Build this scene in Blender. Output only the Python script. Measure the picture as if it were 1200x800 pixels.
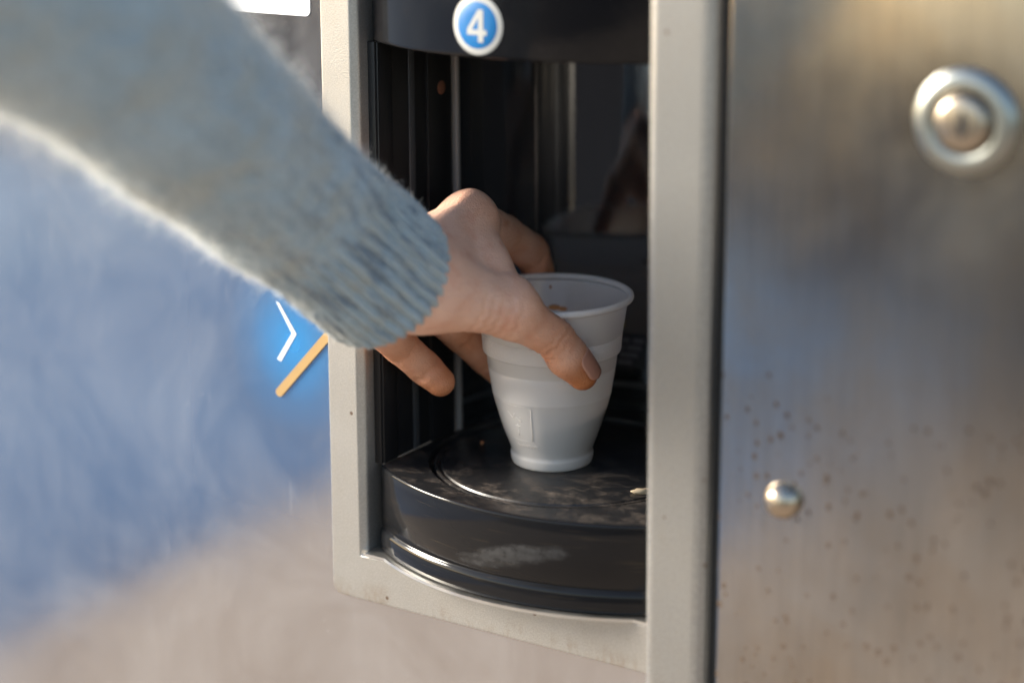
import bpy, bmesh, math, random
import numpy as np
from mathutils import Vector, Matrix
random.seed(7); RNG = np.random.default_rng(7)
MM = 0.001
for o in list(bpy.data.objects): bpy.data.objects.remove(o)
SC = bpy.context.scene
COL = SC.collection
R = math.radians
# ------------------------------------------------------------------ camera
# cup base on the tray is the origin, x right along the machine front, y into the machine, z up
cd = bpy.data.cameras.new('camera'); cam = bpy.data.objects.new('camera', cd); COL.objects.link(cam)
cd.sensor_width = 36; cd.lens = 2388/1200*36; cd.shift_y = -(400-211.4)/1200
cd.clip_start = 0.02; cd.clip_end = 200
phi, psi, roll = R(11.1), R(32.93), R(-0.31)
fw = Vector((-math.sin(psi)*math.cos(phi), math.cos(psi)*math.cos(phi), -math.sin(phi)))
rt = fw.cross(Vector((0,0,1))).normalized(); up = rt.cross(fw)
rt, up = math.cos(roll)*rt+math.sin(roll)*up, -math.sin(roll)*rt+math.cos(roll)*up
m = Matrix((rt, up, -fw)).transposed().to_4x4(); m.translation = Vector((445.1, -718.0, 288.9))*MM
cam.matrix_world = m
cd.dof.use_dof = True; cd.dof.focus_distance = 0.852; cd.dof.aperture_fstop = 3.0
SC.camera = cam
# ------------------------------------------------------------------ sky, sun, exposure
SUN = Vector((-0.84, -0.36, 0.36)).normalized()
w = bpy.data.worlds.new('World'); SC.world = w; w.use_nodes = True
nt = w.node_tree; sky = nt.nodes.new('ShaderNodeTexSky'); sky.sky_type = 'NISHITA'; sky.sun_disc = False
sky.sun_elevation = math.asin(SUN.z); sky.sun_rotation = math.atan2(SUN.x, SUN.y)
bg = nt.nodes['Background']; bg.inputs['Strength'].default_value = 0.13
nt.links.new(sky.outputs[0], bg.inputs['Color'])
sl = bpy.data.lights.new('sun', 'SUN'); sl.energy = 4.3; sl.angle = R(22); sl.color = (1.0, 0.92, 0.80)
so = bpy.data.objects.new('sun', sl); COL.objects.link(so)
so.rotation_euler = SUN.to_track_quat('Z', 'Y').to_euler()
SC.view_settings.view_transform = 'Standard'; SC.view_settings.look = 'None'
SC.view_settings.exposure = 1.36; SC.view_settings.gamma = 1.0; SC.view_settings.use_curve_mapping = False
SC.cycles.max_bounces = 10; SC.cycles.diffuse_bounces = 7; SC.cycles.transmission_bounces = 8; SC.cycles.use_denoising = True

# ------------------------------------------------------------------ helpers
def mk(name, verts, faces, mat=None, parent=None, smooth=True, mm=True, auto=None):
    v = np.asarray(verts, float)*(MM if mm else 1)
    me = bpy.data.meshes.new(name); me.from_pydata(v.tolist(), [], [list(map(int, f)) for f in faces]); me.update()
    return link(name, me, mat, parent, smooth, auto)
def link(name, me, mat=None, parent=None, smooth=True, auto=None):
    o = bpy.data.objects.new(name, me); COL.objects.link(o)
    if mat: me.materials.append(mat)
    if parent: o.parent = parent
    if smooth:
        me.polygons.foreach_set('use_smooth', [True]*len(me.polygons))
        if auto: me.set_sharp_from_angle(angle=R(auto))
    return o
def bm_obj(name, bm, mat, parent=None, smooth=True, auto=35):
    bmesh.ops.recalc_face_normals(bm, faces=bm.faces[:])
    me = bpy.data.meshes.new(name); bm.to_mesh(me); bm.free()
    return link(name, me, mat, parent, smooth, auto)
def empty(name, loc=(0,0,0)):
    o = bpy.data.objects.new(name, None); COL.objects.link(o); o.location = Vector(loc)*MM; o.empty_display_size = .02
    return o
def tag(o, label=None, cat=None, group=None, kind=None):
    if label: o['label'] = label
    if cat: o['category'] = cat
    if group: o['group'] = group
    if kind: o['kind'] = kind
    return o
def box(name, x0, x1, y0, y1, z0, z1, mat, parent=None, bev=0.0, seg=2):
    bm = bmesh.new(); bmesh.ops.create_cube(bm, size=1)
    for v in bm.verts:
        v.co = Vector(((x0+x1)/2+v.co.x*(x1-x0), (y0+y1)/2+v.co.y*(y1-y0), (z0+z1)/2+v.co.z*(z1-z0)))*MM
    if bev: bmesh.ops.bevel(bm, geom=bm.edges[:], offset=bev*MM, segments=seg, profile=.5, affect='EDGES')
    return bm_obj(name, bm, mat, parent)
def rings(loops, cap0=False, cap1=False, close=True):
    n = len(loops[0]); V = [p for l in loops for p in l]; Fc = []
    for i in range(len(loops)-1):
        for j in range(n if close else n-1):
            a, b = i*n+j, i*n+(j+1) % n
            Fc.append((a, b, b+n, a+n))
    if cap0: Fc.append(tuple(range(n))[::-1])
    if cap1: Fc.append(tuple(range((len(loops)-1)*n, len(loops)*n)))
    return V, Fc
def lathe(name, prof, mat, parent=None, n=96, c=(0,0), axis='z', cap0=False, cap1=False, auto=40):
    loops = []
    for r, z in prof:
        l = []
        for k in range(n):
            a = 2*math.pi*k/n
            if axis == 'z': l.append((c[0]+r*math.cos(a), c[1]+r*math.sin(a), z))
            else: l.append((c[0]+r*math.cos(a), z, c[1]+r*math.sin(a)))      # axis y, c=(x,z)
        loops.append(l)
    V, Fc = rings(loops, cap0, cap1)
    o = mk(name, V, Fc, mat, parent, True, True, auto)
    bm = bmesh.new(); bm.from_mesh(o.data); bmesh.ops.recalc_face_normals(bm, faces=bm.faces[:]); bm.to_mesh(o.data); bm.free()
    return o
def tube(pts, r, n=8):
    pts = [Vector(p) for p in pts]; loops = []
    for i, p in enumerate(pts):
        t = (pts[min(i+1, len(pts)-1)]-pts[max(i-1, 0)]).normalized()
        a = t.cross(Vector((0, .3, 1))); a = a if a.length > 1e-3 else t.cross(Vector((1, 0, 0))); a.normalize(); b = t.cross(a)
        rr = r[i] if hasattr(r, '__len__') else r
        loops.append([tuple(p+rr*(math.cos(2*math.pi*k/n)*a+math.sin(2*math.pi*k/n)*b)) for k in range(n)])
    return rings(loops, True, True)

# ------------------------------------------------------------------ material helpers
class MatB:
    def __init__(s, name):
        s.m = bpy.data.materials.new(name); s.m.use_nodes = True; s.t = s.m.node_tree
        s.b = s.t.nodes['Principled BSDF']; s.c = s.t.nodes.new('ShaderNodeTexCoord')
    def n(s, typ, **kw):
        d = s.t.nodes.new('ShaderNode'+typ)
        for k, v in kw.items():
            if k in d.inputs: s.set(d.inputs[k], v)
            else: setattr(d, k, v)
        return d
    def set(s, sock, v):
        if hasattr(v, 'is_output') or isinstance(v, bpy.types.NodeSocket): s.t.links.new(v, sock)
        else: sock.default_value = v
    def p(s, **kw):
        for k, v in kw.items(): s.set(s.b.inputs[k.replace('_', ' ')], v)
        return s
    def co(s, scale=(1,1,1), rot=(0,0,0), loc=(0,0,0)):
        mp = s.n('Mapping'); s.t.links.new(s.c.outputs['Object'], mp.inputs[0])
        mp.inputs['Scale'].default_value = scale; mp.inputs['Rotation'].default_value = rot; mp.inputs['Location'].default_value = loc
        return mp.outputs[0]
    def noise(s, scale, detail=4, rough=.55, vec=None, dist=0):
        d = s.n('TexNoise'); d.inputs['Scale'].default_value = scale; d.inputs['Detail'].default_value = detail
        d.inputs['Roughness'].default_value = rough; d.inputs['Distortion'].default_value = dist
        s.t.links.new(vec if vec else s.c.outputs['Object'], d.inputs['Vector']); return d.outputs['Fac']
    def ramp(s, fac, stops):
        d = s.n('ValToRGB'); s.t.links.new(fac, d.inputs[0]); e = d.color_ramp.elements
        while len(e) < len(stops): e.new(.5)
        for el, (p_, c_) in zip(e, stops):
            el.position = p_; el.color = (c_, c_, c_, 1) if not hasattr(c_, '__len__') else (*c_, 1)
        return d.outputs['Color']
    def mix(s, fac, a, b, mode='MIX'):
        d = s.t.nodes.new('ShaderNodeMix'); d.data_type = 'RGBA'; d.blend_type = mode
        for sock, v in ((d.inputs['Factor'], fac), (d.inputs['A'], a), (d.inputs['B'], b)): pass
        s.set(d.inputs[0], fac)
        for i, v in ((6, a), (7, b)): s.set(d.inputs[i], (*v, 1) if isinstance(v, tuple) and len(v) == 3 else v)
        return d.outputs[2]
    def math(s, op, a, b=0.0, clamp=False):
        d = s.n('Math'); d.operation = op; d.use_clamp = clamp; s.set(d.inputs[0], a); s.set(d.inputs[1], b); return d.outputs[0]
    def sep(s, vec):
        d = s.n('SeparateXYZ'); s.t.links.new(vec, d.inputs[0]); return d.outputs
    def bump(s, h, strength, dist=.001, chain=None):
        d = s.n('Bump'); d.inputs['Strength'].default_value = strength; d.inputs['Distance'].default_value = dist
        s.t.links.new(h, d.inputs['Height'])
        if chain: s.t.links.new(chain, d.inputs['Normal'])
        return d.outputs['Normal']
    def vor(s, scale, vec=None, feature='F1', rnd=1.0):
        d = s.n('TexVoronoi'); d.feature = feature; d.inputs['Scale'].default_value = scale; d.inputs['Randomness'].default_value = rnd
        s.t.links.new(vec if vec else s.c.outputs['Object'], d.inputs['Vector']); return d.outputs

def mat_pavement():
    M = MatB('pavement'); n = M.noise(2.5, 8); f = M.noise(160, 3)
    M.p(Base_Color=M.mix(M.math('MULTIPLY', f, .35), M.ramp(n, [(.3, (.33, .25, .185)), (.7, (.42, .33, .25))]), (.28, .25, .22)), Roughness=.9)
    M.p(Normal=M.bump(f, .5, .002)); M.b.inputs['Specular IOR Level'].default_value = 0.0; return M.m
def mat_blue_ground():
    M = MatB('blue_surfacing'); n = M.noise(.9, 6); f = M.noise(200, 3)
    M.p(Base_Color=M.mix(M.math('MULTIPLY', f, .3), M.ramp(n, [(.3, (.06, .115, .205)), (.5, (.11, .175, .275)), (.72, (.24, .31, .39))]), (.16, .2, .3)), Roughness=.85)
    M.p(Normal=M.bump(f, .5, .002)); M.b.inputs['Specular IOR Level'].default_value = 0.0; return M.m
def mat_pale_ground():
    M = MatB('pale_surfacing'); n = M.noise(.5, 5); f = M.noise(200, 3)
    M.p(Base_Color=M.mix(M.math('MULTIPLY', f, .3), M.ramp(n, [(.35, (.15, .22, .31)), (.65, (.36, .42, .48))]), (.16, .2, .25)), Roughness=.85)
    M.p(Normal=M.bump(f, .5, .002)); M.b.inputs['Specular IOR Level'].default_value = 0.0; return M.m
def mat_asphalt():
    M = MatB('asphalt'); f = M.noise(220, 3); n = M.noise(1.5, 5)
    M.p(Base_Color=M.mix(M.math('MULTIPLY', f, .6), M.ramp(n, [(.3, (.035, .033, .036)), (.7, (.06, .056, .06))]), (.05, .05, .05)), Roughness=.9)
    M.p(Normal=M.bump(f, .6, .003)); M.b.inputs['Specular IOR Level'].default_value = 0.0; return M.m
def mat_steel_left():                      # smooth lacquered steel panel with fine scratches and smears
    M = MatB('smeared_steel')
    sm = M.noise(7, 5, .6, M.co((1, 1, 1.6), (0, .5, 0)), .6); fine = M.noise(900, 2, .5, M.co((1, 1, .25)))
    dots = M.vor(190)['Distance']
    sc = M.math('MAXIMUM', M.noise(26, 2, .5, M.co((30, 1, 1.2), (0, .75, 0))), M.noise(26, 2, .5, M.co((30, 1, 1.2), (0, -.55, 0), (.3, .2, .1))))
    scr = M.math('MULTIPLY', M.ramp(sc, [(.72, 0.0), (.75, .5)]), M.ramp(M.noise(30, 3), [(.45, 0.0), (.6, 1.0)]))
    dirt = M.math('MULTIPLY', M.ramp(dots, [(.03, 1.0), (.08, 0.0)]), M.ramp(M.noise(14, 3), [(.52, 0.0), (.62, 1.0)]))
    base = M.mix(M.math('MULTIPLY', sm, .5), (.62, .62, .635), (.50, .50, .515))
    base = M.mix(M.math('MULTIPLY', dirt, .8), base, (.85, .84, .82)); base = M.mix(M.math('MULTIPLY', scr, .22), base, (.92, .92, .92))
    wipe = M.noise(11, 5, .65, M.co((3.2, 1, .45), (0, .12, 0)), .4); blot = M.ramp(M.noise(13, 6, .65, None, .7), [(.35, 0.0), (.7, 1.0)])
    film = M.math('ADD', M.math('MULTIPLY', M.ramp(wipe, [(.35, 0.0), (.75, 1.0)]), .04), M.math('MULTIPLY', blot, .12))
    film = M.math('ADD', film, M.math('MULTIPLY', M.math('MAXIMUM', M.math('MULTIPLY', scr, .8), dirt), .35), True)
    base = M.mix(film, base, (.62, .62, .61))
    M.p(Base_Color=base, Metallic=M.math('SUBTRACT', 1.0, film), Roughness=M.math('ADD', M.ramp(sm, [(.3, .07), (.75, .16)]), M.math('MULTIPLY', film, .15)))
    M.p(Normal=M.bump(fine, .03, .0003)); return M.m
def mat_steel_right():                     # older brushed steel, rust pitting and streaks
    M = MatB('pitted_brushed_steel')
    cl = M.noise(9, 6, .6, None, .8); br = M.noise(40, 3, .6, M.co((22, 1, .6)))
    mott = M.noise(22, 5, .65, M.co((1.3, 1, .7)), .5)
    xyz = M.sep(M.c.outputs['Object'])
    warm = M.noise(6, 3)
    low = M.n('MapRange'); M.set(low.inputs[0], xyz['Z']); low.inputs[1].default_value = .10; low.inputs[2].default_value = .02
    v = M.vor(250, M.co((1, 1, .72)), rnd=1.0)
    sizes = M.math('MULTIPLY', M.noise(90, 2), .42)
    pit = M.math('LESS_THAN', v['Distance'], sizes)
    keep = M.math('GREATER_THAN', M.sep(v['Color'])['X'], .28)
    field = M.ramp(M.math('ADD', M.noise(14, 4), M.math('MULTIPLY', M.math('ADD', M.math('MULTIPLY', M.math('SUBTRACT', xyz['X'], .17), .8), M.math('MULTIPLY', M.math('SUBTRACT', .05, xyz['Z']), 1.6)), 1.0)), [(.30, 0.0), (.50, 1.0)])
    pits = M.math('MULTIPLY', M.math('MULTIPLY', pit, keep), M.math('MULTIPLY', field, low.outputs[0])); pits = M.math('GREATER_THAN', pits, M.math('ADD', .04, M.math('MULTIPLY', M.sep(v['Color'])['Y'], .5)))
    base = M.mix(M.ramp(cl, [(.35, 0.0), (.65, 1.0)]), (.50, .49, .47), (.35, .35, .345))
    base = M.mix(M.math('MULTIPLY', M.ramp(mott, [(.42, 0.0), (.7, 1.0)]), .42), base, (.37, .285, .19))
    base = M.mix(M.math('MULTIPLY', M.ramp(br, [(.4, 0.0), (.7, 1.0)]), .30), base, (.22, .21, .20))
    smear = M.ramp(M.noise(5, 5, .6, M.co((1, 1, 1), (0, .8, 0), (3, 1, 2)), 1.2), [(.52, 0.0), (.68, 1.0)])
    base = M.mix(M.math('MULTIPLY', smear, .5), base, (.46, .48, .50))
    dxl = M.math('SUBTRACT', xyz['X'], .2055); dzl = M.math('SUBTRACT', xyz['Z'], .1752); ring = M.math('SQRT', M.math('ADD', M.math('MULTIPLY', dxl, dxl), M.math('MULTIPLY', dzl, dzl)))
    grime = M.math('MULTIPLY', M.ramp(M.math('MULTIPLY', ring, 20.0), [(.38, 1.0), (.56, 0.0)]), M.ramp(M.noise(60, 4), [(.3, .3), (.7, 1.0)]))
    base = M.mix(M.math('MULTIPLY', grime, .55), base, (.14, .12, .10))
    base = M.mix(M.math('MULTIPLY', pits, .92), base, (.055, .032, .018))
    M.p(Base_Color=base, Metallic=M.math('SUBTRACT', 1.0, pits),
        Roughness=M.math('ADD', M.ramp(cl, [(.3, .09), (.7, .20)]), M.math('MULTIPLY', mott, .08)))
    M.p(Normal=M.bump(br, .06, .0004), Specular_IOR_Level=M.math('MULTIPLY', M.math('SUBTRACT', 1.0, pits), .5)); return M.m
def mat_frame(name='silver_lacquer', a=(.43, .415, .39), b=(.34, .325, .30), grime=.5):   # satin silver paint, grainy
    M = MatB(name); g = M.noise(1500, 2, .6); n = M.noise(18, 5)
    stain = M.ramp(M.noise(30, 6, .7), [(.60, 0.0), (.74, 1.0)])
    base = M.mix(n, a, b); base = M.mix(M.math('MULTIPLY', M.ramp(g, [(.35, 0.0), (.7, 1.0)]), .38), base, (.66, .64, .60))
    edge = M.n('MapRange'); M.set(edge.inputs[0], M.sep(M.c.outputs['Object'])['Z']); edge.inputs[1].default_value = -.050; edge.inputs[2].default_value = -.060
    drip = M.math('MULTIPLY', M.ramp(M.noise(70, 5, .7, M.co((1, 1, .4))), [(.48, 0.0), (.66, 1.0)]), edge.outputs[0])
    base = M.mix(M.math('MULTIPLY', drip, grime*1.4), base, (.24, .15, .07))
    base = M.mix(M.math('MULTIPLY', stain, grime), base, (.25, .19, .12))
    base = M.mix(M.math('MULTIPLY', M.ramp(M.noise(55, 6, .75), [(.45, 0.0), (.75, 1.0)]), grime*.4), base, (.30, .26, .21))
    sp = M.vor(120)
    spots = M.math('MULTIPLY', M.math('LESS_THAN', sp['Distance'], .10), M.math('GREATER_THAN', M.sep(sp['Color'])['X'], .86))
    base = M.mix(M.math('MULTIPLY', spots, .8), base, (.12, .06, .03))
    M.p(Base_Color=base, Metallic=.75, Roughness=.40, Normal=M.bump(g, .35, .0003)); return M.m
def mat_bright_metal(name='bright_metal', c=(.72, .70, .67), r=.22):
    M = MatB(name); n = M.noise(60, 5)
    M.p(Base_Color=M.mix(n, c, tuple(x*.75 for x in c)), Metallic=1.0, Roughness=M.ramp(n, [(.3, r), (.75, r+.16)])); return M.m
def mat_black(name, rough=(.10, .25), dust=0.0, base=(.012, .012, .013), dustcol=(.26, .22, .19), ior=1.45, spec=.5, dsc=38):
    M = MatB(name); n = M.noise(45, 6, .6); f = M.noise(420, 4, .65)
    d1 = M.ramp(M.noise(dsc, 7, .75, M.co((1, 1.5, 1))), [(.48, 0.0), (.68, 1.0)])
    dm = M.math('MULTIPLY', M.math('MULTIPLY', d1, M.ramp(f, [(.35, .25), (.65, 1.0)])), dust)
    sc = M.ramp(M.noise(90, 2, .5, M.co((1, 1, .06), (0, .0, .4))), [(.70, 0.0), (.76, 1.0)])
    M.p(Base_Color=M.mix(dm, base, dustcol))
    M.p(Roughness=M.math('ADD', M.math('ADD', M.ramp(n, [(.3, rough[0]), (.75, rough[1])]), M.math('MULTIPLY', dm, .6)), M.math('MULTIPLY', sc, .06), True))
    M.p(Normal=M.bump(f, .06+.35*dust, .0004)); M.b.inputs['IOR'].default_value = ior; M.b.inputs['Specular IOR Level'].default_value = spec; return M.m
def mat_flat(name, c, r=.5, **kw):
    M = MatB(name); n = M.noise(120, 4)
    M.p(Base_Color=M.mix(n, c, tuple(x*.86 for x in c)), Roughness=r, **kw); return M.m
def mat_pedestal():                        # glossy black plastic drum, rubbed grey scuff
    M = MatB('scuffed_black_plastic'); f = M.noise(300, 4, .65); n = M.noise(30, 5)
    mp = M.co((1, 1, 1), (0, 0, 0), (0, 0, 0)); s = M.sep(mp)
    # one rubbed patch on the front face, slanting up to the right
    dx = M.math('DIVIDE', M.math('SUBTRACT', s['X'], .022), .026)
    dz = M.math('DIVIDE', M.math('SUBTRACT', M.math('SUBTRACT', s['Z'], M.math('MULTIPLY', M.math('SUBTRACT', s['X'], .022), .22)), -.0175), .0050)
    e = M.math('ADD', M.math('MULTIPLY', dx, dx), M.math('MULTIPLY', dz, dz))
    e = M.math('ADD', e, M.math('MULTIPLY', M.math('SUBTRACT', M.noise(110, 5, .7, M.co((.7, 1, 2.2))), .5), 2.6))
    patch = M.ramp(e, [(.15, 1.0), (1.0, 0.0)])
    streak = M.ramp(M.noise(60, 4, .6, M.co((.5, .5, 14))), [(.60, 0.0), (.75, 1.0)])
    dustm = M.math('MULTIPLY', patch, M.ramp(f, [(.3, .35), (.7, 1.0)]))
    base = M.mix(M.math('MULTIPLY', dustm, .2), (.010, .010, .011), (.26, .26, .26))
    base = M.mix(M.math('MULTIPLY', streak, .10), base, (.35, .25, .13))
    M.p(Base_Color=base, Roughness=M.math('ADD', M.ramp(n, [(.3, .06), (.7, .13)]), M.math('MULTIPLY', dustm, .4)))
    M.p(Normal=M.bump(f, .04, .0003)); M.b.inputs['Specular IOR Level'].default_value = .22; return M.m
def mat_cup():
    M = MatB('white_polystyrene'); s = M.sep(M.c.outputs['Object'])
    g = M.noise(900, 2); band = M.math('MULTIPLY', M.math('GREATER_THAN', s['Z'], .0508), M.math('LESS_THAN', s['Z'], .0572))
    stip = M.vor(1100)['Distance']
    M.p(Base_Color=M.mix(M.noise(50, 4), (.95, .91, .875), (.92, .88, .845)), Roughness=.2)
    
    nb = M.bump(M.math('MULTIPLY', stip, band), .5, .0006, M.bump(g, .05, .0003)); M.p(Normal=nb)
    tr = M.n('BsdfTranslucent'); M.set(tr.inputs[0], (.97, .93, .89, 1)); ms = M.n('MixShader'); ms.inputs[0].default_value = .48
    M.t.links.new(M.b.outputs[0], ms.inputs[1]); M.t.links.new(tr.outputs[0], ms.inputs[2]); M.t.links.new(ms.outputs[0], M.t.nodes['Material Output'].inputs[0]); return M.m
def mat_skin():
    M = MatB('skin'); n = M.noise(70, 5); b = M.noise(26, 4); f = M.vor(1300)['Distance']; fine = M.noise(2600, 2)
    lines = M.noise(420, 3, .6, M.co((1.0, .25, 1.0), (.4, .2, .5)))
    base = M.mix(M.ramp(b, [(.35, 0.0), (.68, 1.0)]), (.72, .43, .315), (.63, .325, .21))
    base = M.mix(M.math('MULTIPLY', M.ramp(n, [(.42, 0.0), (.62, 1.0)]), .55), base, (.74, .46, .34)); base = M.mix(M.math('MULTIPLY', M.ramp(M.noise(130, 4), [(.52, 0.0), (.68, 1.0)]), .40), base, (.60, .25, .16))
    vc = M.n('VertexColor'); vc.layer_name = 'flush_shade'
    base = M.mix(vc.outputs['Color'], base, (.47, .165, .06))  # finger flush mixed with painted warm shade
    M.p(Base_Color=base, Roughness=.47)
    M.b.inputs['Subsurface Weight'].default_value = .12; M.b.inputs['Subsurface Radius'].default_value = (.0040, .0016, .0009); M.b.inputs['Subsurface Scale'].default_value = 1.0
    M.p(Normal=M.bump(lines, .55, .0008, M.bump(f, .5, .0004, M.bump(fine, .08, .0003)))); return M.m
def mat_wool(name='brushed_wool', fibre=False):
    M = MatB(name); uv = M.c.outputs['UV']
    def un(scale, sx, sy, det=3):
        mp = M.n('Mapping'); M.t.links.new(uv, mp.inputs[0]); mp.inputs['Scale'].default_value = (sx, sy, 1)
        return M.noise(scale, det, .6, mp.outputs[0])
    big = un(1, 5, 7, 4); fleck = un(1, 44, 7, 2); yel = un(1, 7, 9, 3); fine = M.noise(700, 3)
    base = M.mix(M.ramp(big, [(.35, 0.0), (.7, 1.0)]), (.35, .45, .52), (.26, .35, .41))
    base = M.mix(M.math('MULTIPLY', M.ramp(yel, [(.48, 0.0), (.64, 1.0)]), .5), base, (.42, .385, .29))
    base = M.mix(M.math('MULTIPLY', M.math('MULTIPLY', M.ramp(fleck, [(.50, 0.0), (.60, 1.0)]), M.ramp(M.sep(uv)['Y'], [(.0, .35), (.12, 1.0), (.34, .8), (.55, .15)])), .85), base, (.06, .105, .17))
    base = M.mix(M.math('MULTIPLY', fine, .25), base, (.42, .45, .46))
    M.p(Base_Color=base if not fibre else M.mix(.45, base, (.72, .73, .72)), Roughness=.95)
    M.b.inputs['Sheen Weight'].default_value = .35; M.b.inputs['Sheen Roughness'].default_value = .5
    if fibre:
        tr = M.n('BsdfTranslucent'); M.set(tr.inputs[0], (.80, .80, .77, 1)); ms = M.n('MixShader'); ms.inputs[0].default_value = .55
        M.t.links.new(M.b.outputs[0], ms.inputs[1]); M.t.links.new(tr.outputs[0], ms.inputs[2]); M.t.links.new(ms.outputs[0], M.t.nodes['Material Output'].inputs[0])
    if not fibre:
        kn = un(1, 420, 150, 2); M.p(Normal=M.bump(kn, .5, .0015, M.bump(fine, .5, .001)))
    return M.m

MT = dict(pavement=mat_pavement(), blue=mat_blue_ground(), pale=mat_pale_ground(), asphalt=mat_asphalt(), left=mat_steel_left(), right=mat_steel_right(),
    frame=mat_frame(), strip=mat_frame('satin_silver_profile', (.275, .27, .26), (.23, .225, .215), .3), bright=mat_bright_metal(), lip=mat_bright_metal('lip_metal', (.78, .76, .72), .3),
    lockring=mat_bright_metal('nickel', (.38, .39, .36), .28), brass=mat_bright_metal('worn_brass', (.50, .42, .33), .22),
    gloss=mat_black('gloss_black_acrylic', (.03, .07), base=(.016, .017, .019), ior=2.2), black=mat_black('satin_black_plastic', (.3, .45), .03, spec=.3), dusty=mat_black('dusty_black_plate', (.28, .45), .5, dustcol=(.22, .175, .14), dsc=48),
    visor=mat_black('gloss_black_visor', (.05, .16), .03, spec=.3, base=(.007, .007, .008)), ped=mat_pedestal(), dark=mat_flat('dark_cavity', (.012, .012, .012), .8),
    trim=mat_flat('grey_trim', (.30, .27, .255), .4), darktrim=mat_flat('dark_grey_trim', (.05, .052, .056), .4),
    offwhite=mat_flat('offwhite_vinyl', (.44, .44, .42), .4), white=mat_flat('white_vinyl', (.82, .83, .84), .35), blue_v=mat_flat('blue_vinyl', (.006, .14, .38), .35), tan=mat_flat('tan_vinyl', (.42, .27, .11), .45),
    label=mat_flat('reflection_film', (.035, .036, .042), .4), refl_grey=mat_flat('reflection_grey', (.16, .15, .17), .5), ochre=mat_flat('reflection_ochre', (.30, .20, .05), .5), cup=mat_cup(), skin=mat_skin(), nail=mat_flat('nail', (.50, .24, .165), .30), wool=mat_wool(), fibre=mat_wool('wool_fibre', True),  # label tones: painted reflection on the niche back
    crumb=mat_flat('crumb', (.50, .40, .27), .9), crumb2=mat_flat('rusty_crumb', (.35, .13, .05), .9), rust=mat_flat('rust_spot', (.16, .06, .03), .9))

# ------------------------------------------------------------------ the ground in front of the machine (mirrored in its steel)
def slab(name, x0, x1, y0, y1, z, mat):
    o = mk(name, [(x0, y0, z), (x1, y0, z), (x1, y1, z), (x0, y1, z)], [(0, 1, 2, 3)], mat, None, False); tag(o, kind='structure'); return o
slab('road', -40000, 40000, -40000, 3000, -1008, MT['asphalt'])
slab('pavement', -1800, 9000, -3300, 2000, -1000, MT['pavement'])
slab('blue_paving', -3500, -1800, -4300, 2000, -1004, MT['blue'])
slab('pale_paving', -9000, -3500, -4700, 2000, -1004, MT['pale'])

# ------------------------------------------------------------------ the vending machine
VM = tag(empty('vending_machine', (0, 0, -1000)), 'steel drinks vending machine with an open black cup niche numbered 4', 'vending machine')
VMI = Matrix.Translation(VM.location).inverted()
def own(o, parent=VM):
    o.parent = parent
    o.matrix_parent_inverse = VMI if parent is VM else Matrix.Identity(4)
    return o
FY = -54.0      # face of the niche bezel
# cabinet shell behind everything
own(box('cabinet', -420, 520, 95, 640, -960, 820, MT['darktrim'], None, 4))
own(box('plinth', -400, 500, 20, 600, -999, -958, MT['dark'], None, 2))
# left steel panel with an opening for the niche (four sheets read as one: built as one mesh with a hole)
def plate_with_hole(name, ox, oz, ix, iz, y0, y1, mat, bev=.6):
    def rect(xs, zs, y): return [(xs[0], y, zs[0]), (xs[1], y, zs[0]), (xs[1], y, zs[1]), (xs[0], y, zs[1])]
    V, Fc = rings([rect(ix, iz, y1), rect(ix, iz, y0), rect(ox, oz, y0), rect(ox, oz, y1)])
    n = len(V); Fc += [(12+j, 12+(j+1) % 4, (j+1) % 4, j) for j in range(4)]
    return mk(name, V, Fc, mat, None, False)
own(plate_with_hole('front_panel', (-420, 88), (-955, 815), (-70, 86), (-50, 290), -52.0, -49.0, MT['left']))
# niche bezel: rounded outer corners, chamfered inner edge, deep inner return
def rr(x0, x1, z0, z1, r, y, n=8):
    L = []
    for cx, cz, a0 in ((x1-r, z1-r, 0), (x0+r, z1-r, 90), (x0+r, z0+r, 180), (x1-r, z0+r, 270)):
        for k in range(n+1):
            a = R(a0+90*k/n); L.append((cx+r*math.cos(a), y, cz+r*math.sin(a)))
    return L
def bezel():
    S = []
    for ins, r, y in ((0, 5, -48), (0, 5, FY+.9), (0, 5, FY+.6), (.2, 4.9, FY+.2), (.6, 4.7, FY), (.9, 4.5, FY)):
        S.append(rr(-79.5+ins, 95-ins, -59.8+ins, 306-ins, r, y))
    for x0, x1, z0, z1, y in ((-65.0, 83.8, -40.4, 288.4, FY), (-64.6, 83.4, -40.0, 288, FY), (-64.2, 83.1, -39.7, 287.8, FY+.2), (-63.9, 83.0, -39.5, 287.6, FY+.5), (-62.4, 81.6, -38.95, 286.1, FY+2.0), (-62.0, 81.3, -38.7, 285.8, FY+2.5), (-61.7, 81.1, -38.55, 285.55, FY+3.2), (-61.6, 81.0, -38.5, 285.5, FY+3.8), (-61.6, 81.0, -38.5, 285.5, -46), (-61.6, 81.0, -38.5, 285.5, -40)):
        S.append(rr(x0, x1, z0, z1, .5, y))
    V, Fc = rings(S); return mk('bezel', V, Fc, MT['frame'], None, True, True, 28)
own(bezel())
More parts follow.
